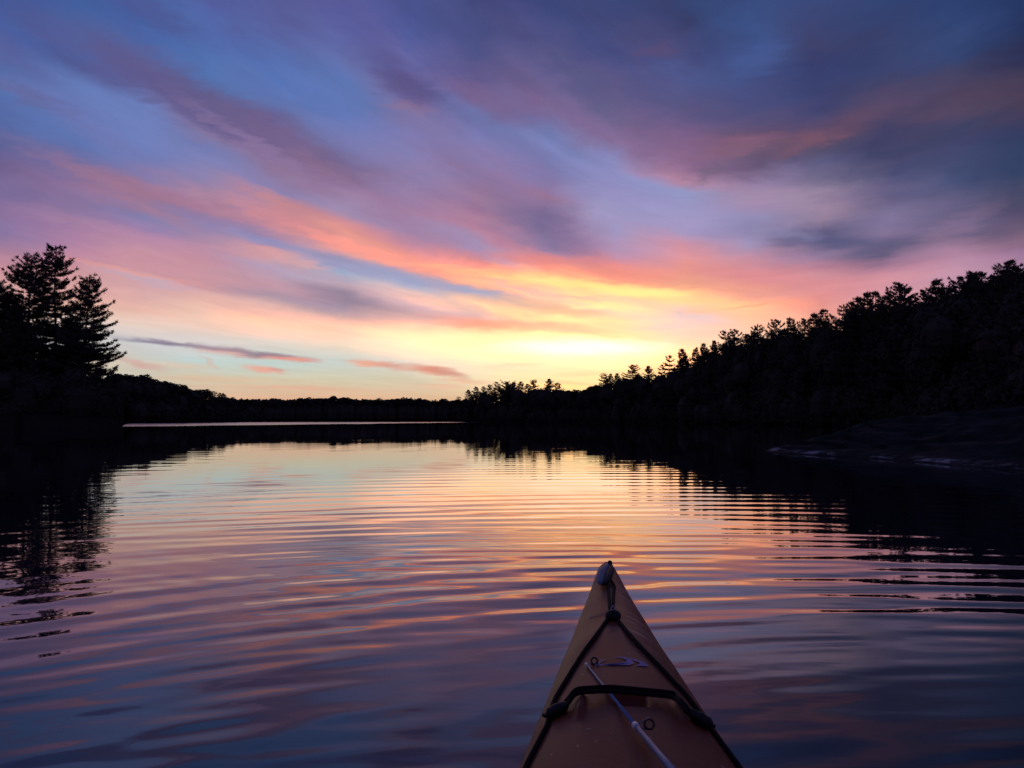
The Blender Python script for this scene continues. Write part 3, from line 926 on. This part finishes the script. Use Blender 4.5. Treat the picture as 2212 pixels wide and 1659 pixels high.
def leafy_bank(name, items, mat, kind='stuff'):
    Vs, Qs, Ts, n = [], [], [], 0
    parts = []
    for (x, y, z, rx, rz, cnt, size) in items:
        k = max(1, int(round(rz / (rx * 1.05))))
        for j in range(k):
            hz_ = rz / k
            zc = z - rz + hz_ * (2 * j + 1)
            f_ = 1.15 - .35 * j / k
            o_ = rs2.normal(0, rx * .35, 2) if k > 1 else (0, 0)
            parts.append((x + o_[0], y + o_[1], zc, rx * f_ * rs2.uniform(.75, 1.2), hz_ * 1.25 if j < k - 1 else hz_ * 1.0, int(cnt * 1.5 / k) + 60, size * .8))
    for (x, y, z, rx, rz, cnt, size) in parts:
        core = MB()
        core.ellipsoid((x, y, z), [[rx * .74, 0, 0], [0, rx * .74, 0], [0, 0, rz * .78]], 8, 5)
        V = np.vstack(core.v)
        Vs.append(V); Qs.append(np.vstack(core.q) + n); n += len(V)
        V, Q_ = leaf_cloud((x, y, z), (rx, rx, rz), rs2, cnt, size)
        Vs.append(V); Qs.append(Q_ + n); n += len(V)
    return tag(obj(name, mesh_np(name, np.vstack(Vs), [np.vstack(Qs)], mat)), kind=kind)


items = []
# left point undergrowth: top near row 800
for i in range(130):
    px = rs2.uniform(-60, 250)
    d = float(shore(math.degrees(math.atan((px - 1106) / FPX)))) * .97 + rs2.uniform(0, 9)
    topy = np.interp(px, [0, 60, 190, 225, 262], [800, 790, 800, 830, 905]) + rs2.uniform(0, 45)
    x, y = at_px(px, d)
    zt_ = max(.6, top_z(topy, d))
    rx = rs2.uniform(1.2, 2.3) if px < 225 else rs2.uniform(.5, 1.0)
    items.append((x, y, zt_ * .5, rx, zt_ * .5 + .1, 420, .22))
leafy_bank('left_undergrowth', items, m_leaf).name = 'undergrowth'
items = []
for i in range(330):
    px = 990 + (2420 - 990) * rs2.random()
    az = math.degrees(math.atan((px - 1106) / FPX))
    d = float(shore(az)) * math.cos(R(az)) + rs2.uniform(2, 12)
    sk = float(np.interp(px, sp_x, sp_y))
    topy = 910 - (910 - sk) * rs2.uniform(.3, .85)
    if px < 1290:
        topy = max(topy, 838 + abs(px - 1130) * .06)
    x, y = at_px(px, d)
    zt_ = max(1.0, top_z(topy, d))
    items.append((x, y, zt_ * .5, rs2.uniform(2.2, 4.0), zt_ * .5 + .2, 260, .5))
leafy_bank('undergrowth', items, m_leaf)
items = []
for i in range(150):
    px = rs2.uniform(180, 560)
    az = math.degrees(math.atan((px - 1106) / FPX))
    d = float(np.interp(az, [-26.6, -24, -22, -20, -18.5, -17], [320, 325, 335, 380, 450, 560])) * math.cos(R(az)) + rs2.uniform(0, 10)
    topy = np.interp(px, lh_x, lh_y) + rs2.uniform(6, 60)
    x, y = at_px(px, d)
    zt_ = max(1.0, top_z(min(topy, 900), d))
    items.append((x, y, zt_ * .5, rs2.uniform(3, 5), zt_ * .5 + .2, 160, .7))
leafy_bank('undergrowth', items, m_leaf)
# far wood: ranks of little conical and round crowns
Vs, Qs, n = [], [], 0
for i in range(640):
    px = rs2.uniform(470, 1012)
    az = math.degrees(math.atan((px - 1106) / FPX))
    d = max(560, float(np.interp(az, [-17, -14, -5, -2], [560, 640, 660, 650]))) * math.cos(R(az)) + rs2.uniform(0, 26)
    sk = np.interp(px, [470, 520, 570, 600, 720, 760, 780, 830, 900, 940, 985], [858, 864, 863, 865, 860, 862, 863, 865, 861, 866, 866])
    topy = sk + abs(rs2.normal(0, 5.0)) - (3.5 if rs2.random() < .10 else 0)
    x, y = at_px(px, d)
    zt_ = top_z(topy, d)
    if rs2.random() < .45:
        w = rs2.uniform(1.6, 2.8)
        k = 220
        f = rs2.uniform(0, 1, k) ** .8
        a = rs2.uniform(0, 6.28, k)
        rr_ = w * (1 - f) * rs2.uniform(.3, 1.1, k)
        c = np.stack([x + rr_ * np.cos(a), y + rr_ * np.sin(a), zt_ * (.3 + .7 * f)], 1)
        u = np.stack([np.cos(a), np.sin(a), rs2.uniform(-.1, .6, k)], 1) * .6
        v = np.stack([-np.sin(a), np.cos(a), np.zeros(k)], 1) * .4 + np.array([0, 0, .3])
        V = np.stack([c - u, c + v, c + u, c - v], 1).reshape(-1, 3)
        Q_ = np.arange(len(V)).reshape(-1, 4)
    else:
        w = rs2.uniform(2.0, 3.6)
        V, Q_ = leaf_cloud((x, y, zt_ - w * .8), (w, w, w * .8), rs2, 160, .8)
    Vs.append(V); Qs.append(Q_ + n); n += len(V)
    core = MB()
    core.ellipsoid((x, y, zt_ * .42), [[3.0, 0, 0], [0, 3, 0], [0, 0, zt_ * .38]], 7, 4)
    V = np.vstack(core.v)
    Vs.append(V); Qs.append(np.vstack(core.q) + n); n += len(V)
tag(obj('far_wood', mesh_np('far_wood', np.vstack(Vs), [np.vstack(Qs)], m_leaf)), kind='stuff')

# --- reeds at the tip of the left point
m_reed = simple_mat('reed', (.05, .05, .035), .8, .2, .3, 5)
Vs = []
for i in range(150):
    px = rs2.normal(246, 7)
    d = rs2.uniform(95, 99)
    x, y = at_px(px, d)
    h_ = rs2.uniform(.35, .95) * max(.3, 1 - abs(px - 246) / 20)
    l = rs2.normal(0, .16, 2)
    b = np.array([x, y, -.1]); w = np.array([.022, 0, 0])
    t = b + np.array([l[0], l[1], h_])
    m_ = b + np.array([l[0] * .3, l[1] * .3, h_ * .55])
    Vs += [b - w, b + w, m_ + w, m_ - w, m_ - w, m_ + w, t + w * .1, t - w * .1]
V = np.array(Vs)
xr, yr = at_px(246, 97)
rd = obj('reed_clump', mesh_np('reed_clump', V - np.array([xr, yr, 0]), [np.arange(len(V)).reshape(-1, 4)], m_reed))
rd.location = (xr, yr, 0)
tag(rd, 'small clump of reeds in the water at the tip of the left point', 'reeds')

# ------------------------------------------------------------------ granite slab at right
mr, br, q = new_mat('granite')
tc = q.n.new('ShaderNodeNewGeometry').outputs['Position']
n1_ = q.noise(tc, .8, 6, .62)
n2_ = q.noise(q.mapping(tc, scale=(.6, .6, 4)), 2.2, 6, .7)
base = q.ramp(n1_, [(.3, (.006, .006, .006, 1)), (.5, (.015, .015, .015, 1)), (.62, (.024, .024, .024, 1)), (.75, (.05, .05, .048, 1))])
z_ = q.sep(tc)[2]
line = q.m('MULTIPLY', q.rng(z_, .015, .035), q.rng(z_, .06, .10, 1, 0))
line = q.m('MULTIPLY', line, q.rng(n2_, .46, .62))
q.set(br.inputs['Base Color'], q.mix(line, base, (.34, .33, .36, 1)))
br.inputs['Roughness'].default_value = .9
br.inputs['Specular IOR Level'].default_value = .06
bp = q.n.new('ShaderNodeBump')
bp.inputs['Strength'].default_value = 1.0
bp.inputs['Distance'].default_value = .16
q.set(bp.inputs['Height'], n2_)
q.set(br.inputs['Normal'], bp.outputs['Normal'])
# waterline points and ridge points (world metres)
WLN = np.array([(6.6, 22.4), (6.55, 21.3), (6.7, 20.6), (7.1, 19.6), (7.45, 18.4), (7.8, 17.2), (7.9, 15.9), (8.0, 14.8), (8.15, 13.5), (8.7, 11.5), (9.6, 9.5), (11.5, 7)])
RDG = np.array([(7.2, 23.6, .05), (7.6, 23.2, .22), (8.5, 23.3, .42), (9.6, 23.9, .62), (10.6, 24.2, .80), (12.2, 24.3, .95), (13.6, 24.2, 1.08), (14.8, 23.8, 1.22), (16.0, 23.0, 1.45), (17, 20, 1.8), (18, 16, 2.1), (19, 11, 2.3)])
nu, nvv = 200, 80
tu = np.linspace(0, 1, nu)
ti = np.linspace(0, 1, len(WLN))
wl = np.stack([np.interp(tu, ti, WLN[:, i]) for i in range(2)], 1)
rg = np.stack([np.interp(tu, ti, RDG[:, i]) for i in range(3)], 1)
V = []
for i in range(nu):
    for j in range(nvv):
        f = (j / (nvv - 1)) * 1.55 - .12
        if f <= 1:
            xy = wl[i] + (rg[i, :2] - wl[i]) * f
            zz = rg[i, 2] * (max(f, 0) ** .72) if f >= 0 else f * 3.0
        else:
            dirv = rg[i, :2] - wl[i]
            xy = rg[i, :2] + dirv / (np.linalg.norm(dirv) + 1e-6) * (f - 1) * 30 * tu[i] ** .7 + dirv * (f - 1) * .4
            zz = rg[i, 2] * (1 - (f - 1) * .5) if tu[i] < .55 else rg[i, 2] + (f - 1) * .5
        V.append((xy[0], xy[1], zz))
V = np.array(V)
amp = np.clip(V[:, 2] * .25, .0, .10)
stp = vnoise(V[:, 0] * .55 + V[:, 1] * .25 + 31, V[:, 1] * .35 - V[:, 0] * .1 + 12, 15)
led = np.floor(V[:, 2] * 5 + stp * 2.2) / 5 - stp * .44
V[:, 2] = np.where((V[:, 2] > .08), V[:, 2] * .62 + .38 * np.clip(led, .05, 9), V[:, 2])
V[:, 2] += (vnoise(V[:, 0] * .9 + 50, V[:, 1] * .9 + 50, 3) - .5) * amp * 2.6 + (vnoise(V[:, 0] * 3 + 50, V[:, 1] * 3 + 50, 4) - .5) * amp * 1.1 + (vnoise(V[:, 0] * 1.3 + 9, V[:, 1] * 1.3 + 5, 6) - .5) * .03
Q = [(i * nvv + j, (i + 1) * nvv + j, (i + 1) * nvv + j + 1, i * nvv + j + 1) for i in range(nu - 1) for j in range(nvv - 1)]
rk = obj('rock_slab', mesh_np('rock_slab', V - np.array([9, 18, 0]), [np.array(Q)], mr, True))
rk.location = (9, 18, 0)
tag(rk, 'smooth dark granite slab sloping into the lake at the right', 'rock')

# ------------------------------------------------------------------ kayak
TIP = np.array([0.31235, 2.84541])
AX = np.array([0.08527734, 0.99635725])
NR = np.array([AX[1], -AX[0]])
HW_S = [-.03, -.015, 0.0, .034, .08, .126, .33, .60, .83, .95, 1.19, 1.375, 1.535, 1.8, 2.1, 2.5, 3.0, 3.4, 3.8, 4.1, 4.25]
HW_W = [.004, .012, .018, .026, .031, .037, .058, .087, .108, .120, .140, .156, .170, .20, .25, .31, .32, .28, .18, .08, .01]


def hw(s):
    return np.interp(s, HW_S, HW_W)


def zg(s):
    return .27 + .05 * np.clip((.95 - np.asarray(s, float)) / .92, 0, 1) ** 2 + .03 * np.clip((s - 3.2), 0, 1) ** 2


def bump1(s, w, s0, s1, wc, half, h, soft):
    e = np.clip((s - s0) / soft, 0, 1) * np.clip((s1 - s) / soft, 0, 1)
    e = e * e * (3 - 2 * e)
    x = np.clip(1 - np.abs(w - wc) / half, 0, 1)
    x = x * x * (3 - 2 * x)
    return h * e * x


def zdeck(s, w):
    s = np.asarray(s, float); w = np.asarray(w, float)
    h = hw(s)
    u = np.clip(np.abs(w) / h, 0, 1)
    cr = .010 + .050 * np.clip(s / .9, 0, 1)
    z = zg(s) + cr * (1 - u ** 2.3)
    z = z + bump1(s, w, 1.335, 1.47, -.0775 - (s - 1.40) * .05, .014, .016, .05)
    z = z + bump1(s, w, 1.345, 1.48, .089 + (s - 1.40) * .10, .014, .014, .05)
    d = np.clip((s - 1.335) / .012, 0, 1) * np.clip((1.425 - s) / .022, 0, 1)
    x = np.clip((.031 - np.abs(w - .006)) / .012, 0, 1)
    return z - .020 * d * x


def KW(s, w, z):
    p = TIP - AX * s + NR * w
    return np.array([p[0], p[1], float(z)])


def unproj(cx, cy, off=0.0):
    """survey pixel on the close-up of the bow -> point on the deck surface"""
    d = ray(2000 + cx / 1.898, 2150 + cy / 1.898, 4032)
    z = .32
    for _ in range(12):
        t = (z - CAM_H) / d[2]
        p = d * t
        r = p[:2] - TIP
        s, w = -r @ AX, r @ NR
        w = float(np.clip(w, -hw(s) * .985, hw(s) * .985))
        z = float(zdeck(s, w)) + off
    return s, w


def D(cx, cy, off=0.0):
    s, w = unproj(cx, cy, off)
    return KW(s, w, float(zdeck(s, w)) + off)


kb = TIP - AX * 2.0
kayak = empty('kayak', (kb[0], kb[1], 0))
tag(kayak, 'worn orange plastic kayak whose bow points out onto the lake', 'kayak')

mk, bk, q = new_mat('kayak_plastic')
tcp = q.n.new('ShaderNodeNewGeometry').outputs['Position']
kl = q.mapping(tcp, loc=(-TIP[0], -TIP[1], 0))
kl = q.mapping(kl, rot=(0, 0, math.atan2(AX[0], AX[1])))
kx, ky, kz = q.sep(kl)                         # kx across the deck, ky along it (negative towards the paddler)
n_big = q.noise(kl, 6.0, 4, .6)
n_f = q.noise(kl, 90.0, 3, .6)
basec = q.ramp(n_big, [(.25, (.14, .032, .014, 1)), (.55, (.18, .041, .018, 1)), (.8, (.225, .055, .026, 1))])
# scuffs across the right shoulder of the bow, plus scattered rubs
sv = q.comb(q.m('ADD', q.m('MULTIPLY', kx, 9.0), q.m('MULTIPLY', ky, 3.0)), q.m('ADD', q.m('MULTIPLY', ky, 170.0), q.m('MULTIPLY', kx, 60.0)), 0)
sn = q.noise(sv, 1.0, 2.0, .5, .15)
sline = q.rng(sn, .54, .64)
smask = q.m('MULTIPLY', q.rng(kx, .015, .05), q.m('MULTIPLY', q.rng(ky, -1.15, -.85), q.rng(ky, -.05, -.15)))
smask = q.m('MULTIPLY', smask, q.rng(q.noise(kl, 14.0, 2, .5), .36, .5))
sv2 = q.comb(q.m('MULTIPLY', q.m('SUBTRACT', kx, q.m('MULTIPLY', ky, .4)), 40.0), q.m('MULTIPLY', q.m('ADD', ky, q.m('MULTIPLY', kx, .8)), 14.0), 5.0)
rub = q.m('MULTIPLY', q.rng(q.noise(sv2, 1.0, 3.0, .6), .70, .78), .35)
spk = q.m('MULTIPLY', q.rng(q.noise(kl, 55.0, 3, .6, .5), .68, .74), .5)
scf = q.m('MAXIMUM', q.m('MAXIMUM', q.m('MULTIPLY', sline, smask), rub), spk)
q.set(bk.inputs['Base Color'], q.mix(q.m('MULTIPLY', scf, .95), basec, (.70, .52, .44, 1)))
bk.inputs['Roughness'].default_value = .48
q.set(bk.inputs['Roughness'], q.m('ADD', .40, q.m('MULTIPLY', n_big, .2)))
bk.inputs['Specular IOR Level'].default_value = .12
bp = q.n.new('ShaderNodeBump')
bp.inputs['Strength'].default_value = .25
bp.inputs['Distance'].default_value = .002
q.set(bp.inputs['Height'], n_f)
q.set(bk.inputs['Normal'], bp.outputs['Normal'])

ss = np.concatenate([[-.03, -.022, -.015, -.006], np.arange(0.0, 1.3, .012), np.arange(1.3, 1.52, .005), np.arange(1.525, 1.8, .015), np.arange(1.8, 4.26, .06)])
uu = np.linspace(-1, 1, 81)
hullf = [(1.0, 0.0), (1.0, -.012), (.985, -.03), (.93, -.10), (.80, -.20), (.55, -.30), (.25, -.35), (0.0, -.365)]
V = []
for s in ss:
    h = float(hw(s)); zgs = float(zg(s))
    for u in uu:
        w = u * h
        V.append(KW(s, w, zdeck(s, w)))
    endf = min(1, max(.05, (s + .05) / .5)) * min(1, max(.05, (4.3 - s) / .5))
    for sg in (1, -1):
        for (f, dz_) in hullf[1:]:
            V.append(KW(s, sg * h * f, zgs + dz_ * (endf if dz_ < -.05 else 1)))
V = np.array(V)
per = len(uu) + 2 * (len(hullf) - 1)
nd = len(uu); nh = len(hullf) - 1
ring = list(range(nd)) + [nd + i for i in range(nh)] + [nd + nh + i for i in reversed(range(nh))]
Q = []
for i in range(len(ss) - 1):
    for k in range(len(ring)):
        a, b = ring[k], ring[(k + 1) % len(ring)]
        Q.append((i * per + a, i * per + b, (i + 1) * per + b, (i + 1) * per + a))
hull = obj('hull', mesh_np('hull', V - np.array([kb[0], kb[1], 0]), [np.array(Q)[:, ::-1]], mk, True), kayak)

m_cord = simple_mat('black_cord', (.007, .006, .006), .85, .12, .4, 160)
m_rubber = simple_mat('black_rubber', (.009, .009, .009), .6, .2, .3, 60)
m_grip = simple_mat('grey_grip', (.13, .155, .21), .55, .2, .2, 40)
m_white = simple_mat('pale_cord', (.32, .30, .30), .7, .3, .2, 60)
m_blue = simple_mat('blue_decal', (.035, .10, .38), .45, .15, .15, 40)
m_rod = simple_mat('rod_blank', (.14, .20, .33), .45, .2, .12, 60)
m_band = simple_mat('pale_wrap', (.75, .72, .72), .4, .5, .1, 60)
m_ring = simple_mat('guide_ring', (.02, .010, .012), .35, .5, .1, 60)
m_wire = simple_mat('guide_wire', (.16, .15, .16), .35, .6, .1, 60)
m_cork = simple_mat('cork', (.35, .22, .13), .8, .3, .35, 60)

# perimeter deck lines
left = [(745, 545), (655, 670), (560, 800), (490, 910), (430, 1010), (375, 1100), (335, 1180), (312, 1255), (292, 1335), (240, 1440), (185, 1545), (130, 1655)]
right = [(828, 560), (905, 655), (1000, 760), (1150, 915), (1240, 1015), (1330, 1110), (1420, 1225), (1500, 1340), (1560, 1420), (1620, 1500), (1740, 1665)]
for pts in (left, right):
    p = [D(cx, cy, .0045) for cx, cy in pts]
    s, w = unproj(*pts[-1])
    sg = 1 if w > 0 else -1
    for k in range(1, 6):
        sk = s + k * .14
        wk = sg * (hw(sk) * .9)
        p.append(KW(sk, wk, float(zdeck(sk, wk)) + .0045))
    b = MB()
    b.tube(smooth_curve(p, 6), .0043, 8)
    b.build('deck_line', m_cord, kayak)
# bungee across the deck, a doubled cord
span = [((330, 1255), .010), ((420, 1192), .012), ((470, 1130), .012), ((512, 1088), .014), ((600, 1075), .014), ((760, 1068), .014), ((900, 1078), .014), ((1060, 1094), .014), ((1200, 1108), .014), ((1255, 1128), .013), ((1300, 1180), .011), ((1355, 1240), .010), ((1480, 1322), .008)]
for dy_, nm in ((-16, 0), (17, 1)):
    p = [D(cx, cy + dy_ * (1 if 1 <= i <= 11 else .4), off) for i, ((cx, cy), off) in enumerate(span)]
    for i in (5, 6, 7):                            # it runs straight over the moulded recess
        d = ray(2000 + span[i][0][0] / 1.898, 2150 + (span[i][0][1] + dy_) / 1.898, 4032)
        zt_ = p[4][2] + (p[8][2] - p[4][2]) * (i - 4) / 4 + .002
        p[i] = np.array([0, 0, CAM_H]) + d * ((zt_ - CAM_H) / d[2])
    b = MB()
    b.tube(smooth_curve(p, 6), .0037, 8)
    b.build('bungee_cord', m_cord, kayak)
for pts in ([(298, 1268), (345, 1240), (395, 1212), (440, 1180)], [(1505, 1335), (1455, 1308), (1400, 1272), (1350, 1228)]):
    p = [D(cx, cy, .010) for cx, cy in pts]
    b = MB()
    b.tube(smooth_curve(p, 5), np.interp(np.linspace(0, 1, 16), [0, .12, .5, .85, 1], [.007, .014, .0145, .010, .006]), 10, flat=.8)
    fit = b.build('cord_fitting', m_rubber, kayak)
    b = MB()
    pc = D(*pts[0], .004)
    b.torus(pc, (0.2, .1, 1), .008, .003, 16, 6)
    b.build('pad_eye', m_rubber, fit)
# bow eye where the deck lines meet
c = D(786, 522, .010)
b = MB()
b.ellipsoid(c, [[.0195, 0, 0], [0, .021, 0], [0, 0, .015]])
b.ellipsoid(c + np.array([0, .012, -.004]), [[.010, 0, 0], [0, .022, 0], [0, 0, .010]])
eye = b.build('bow_eye', m_rubber, kayak)
b = MB()
p = [D(768, 490, .008), D(772, 462, .016), D(786, 448, .018), D(797, 465, .014), D(795, 492, .008)]
b.tube(smooth_curve(p, 6), .0018, 6)
p = [D(768, 485, .006), D(720, 498, .002), D(670, 518, .002), D(610, 536, .0015)]
b.tube(smooth_curve(p, 6), .0008, 5)
b.build('pale_cord', m_white, eye)
# cord running to the carry toggle
for pts in ([(762, 470), (757, 410), (752, 350), (748, 300), (738, 250)], [(786, 465), (786, 400), (790, 350), (797, 305), (778, 268), (745, 240)]):
    b = MB()
    b.tube(smooth_curve([D(cx, cy, .006) for cx, cy in pts], 6), .0042, 7)
    b.build('toggle_cord', m_cord, kayak)
# carry toggle lying on the bow
P0, P1 = D(748, 150, .020), D(698, 268, .016)
tg = [P0 + (P1 - P0) * t for t in np.linspace(-.12, 1.12, 13)]
sh = np.array([-.010, 0, 0])
b = MB()
rads = [v_ * .82 for v_ in (.006, .010, .0135, .016, .0175, .018, .018, .0175, .017, .0155, .0135, .011, .006)]
b.tube([p + sh * (1 - ((i - 6) / 6) ** 2) for i, p in enumerate(tg)], rads, 12, flat=.75)
grip = b.build('carry_toggle', m_grip, kayak)
b = MB()
tk = [p + np.array([.013, -.002, -.002]) * (1 - .4 * ((i - 6) / 6) ** 2) for i, p in enumerate(tg)]
b.tube(tk, [r * .82 for r in rads], 10, flat=.9)
b.ellipsoid(tg[0] + np.array([.004, .004, .004]), [[.008, 0, 0], [0, .012, 0], [0, 0, .008]])
b.ellipsoid(D(745, 232, .012), [[.012, 0, 0], [0, .03, 0], [0, 0, .010]])
b.build('toggle_strap', m_rubber, grip)

# blue swoosh emblem on the deck
def c5(x, y):                                     # second close-up -> first close-up
    return ((2200 + x / 3.19) - 2000) * 1.898, ((2180 + y / 3.19) - 2150) * 1.898


def decal(b, outline):
    from mathutils.geometry import tessellate_polygon
    C = smooth_curve(np.array(outline + outline[:1], float), 5)[:-1]
    P3 = np.array([D(*c5(*p), .0014) for p in C])
    T_ = [t for t in tessellate_polygon([[Vector((p[0], p[1], 0)) for p in P3]])]
    T_ = [t if np.cross(P3[t[1]] - P3[t[0]], P3[t[2]] - P3[t[0]])[2] > 0 else t[::-1] for t in T_]
    b.add(P3, (), T_)


b = MB()
decal(b, [(465, 1392), (600, 1386), (750, 1378), (825, 1367), (852, 1348), (828, 1322), (765, 1302), (690, 1284), (760, 1293), (850, 1314), (905, 1338), (944, 1364), (925, 1386), (870, 1397), (760, 1397), (600, 1398), (470, 1402)])
decal(b, [(742, 1291), (860, 1316), (955, 1343), (1012, 1368), (1016, 1388), (966, 1404), (1030, 1410), (1100, 1412), (1118, 1400), (1085, 1370), (1000, 1336), (890, 1308)])
decal(b, [(476, 1388), (510, 1358), (545, 1337), (588, 1321), (560, 1342), (526, 1366), (496, 1389)])
b.build('emblem', m_blue, kayak)

# cockpit rim, behind the photographer's view
b = MB()
for_r = [KW(2.75 + .42 * math.cos(a), .235 * math.sin(a), .345) for a in np.linspace(0, 2 * math.pi, 49)]
b.tube(for_r, .014, 8, caps=False)
b.build('cockpit_rim', m_rubber, kayak)

# ------------------------------------------------------------------ fishing rod lying on the foredeck
rt = D(587, 884, .005)
rb_ = D(960, 1350, .012)
s_, w_ = unproj(1207, 1658, .02)
re_ = KW(s_, w_, float(zdeck(s_, w_)) + .022)
dirn = (re_ - rb_); dirn /= np.linalg.norm(dirn)
butt = re_ + dirn * .75
rod = empty('fishing_rod', tuple(rt))
tag(rod, 'pale grey fishing rod tip lying under the bungee on the kayak deck', 'fishing rod')
b = MB()
b.tube([rt, rt + (rb_ - rt) * .5, rb_], [.0019, .0025, .0031], 10)
b.tube([rb_, re_, butt], [.0040, .0050, .0065], 10)
b.build('rod_blank', m_rod, rod)
b = MB()
u1 = (rb_ - rt) / np.linalg.norm(rb_ - rt)
b.tube([rb_ - u1 * .010, rb_ + u1 * .004], .0052, 12)
b.build('wrap_band', m_band, rod)
b = MB()
b.tube([rt - u1 * .004, rt + u1 * .012], .0030, 10)
b.build('tip_wrap', m_band, rod)
b = MB()
b.tube([butt, butt + dirn * .32], [.013, .012], 12)
b.build('grip', m_cork, rod)


def ring_at(cx, cy, ref, rad_px, legs):
    d = ray(2000 + cx / 1.898, 2150 + cy / 1.898, 4032)
    t = ref[1] / d[1]
    c = np.array([0, 0, CAM_H]) + d * t
    zmin = None
    rad = rad_px / 1.898 / (852 / 1024 * 4032) * t
    fl = np.array([0, 0, CAM_H]) - c
    b = MB()
    b.torus(c, fl, rad * .80, rad * .24, 30, 8)
    gr_ = b.build('guide_ring', m_ring, rod)
    b = MB()
    for o in legs:
        b.tube([ref + u1 * o[0], c + (np.array(o[1]) * rad)], .0007, 5)
    b.build('guide_frame', m_wire, gr_, off=rod.location)
    return c


ring_at(1055, 1330, rb_, 43, [(-.004, (-.5, 0, .85)), (.0, (-.3, 0, -.9)), (.006, (-.05, 0, -.98)), (-.002, (-.3, 0, .92))])
ring_at(645, 858, rt, 29, [(0, (-.75, 0, -.4)), (.004, (-.2, 0, -.9))])
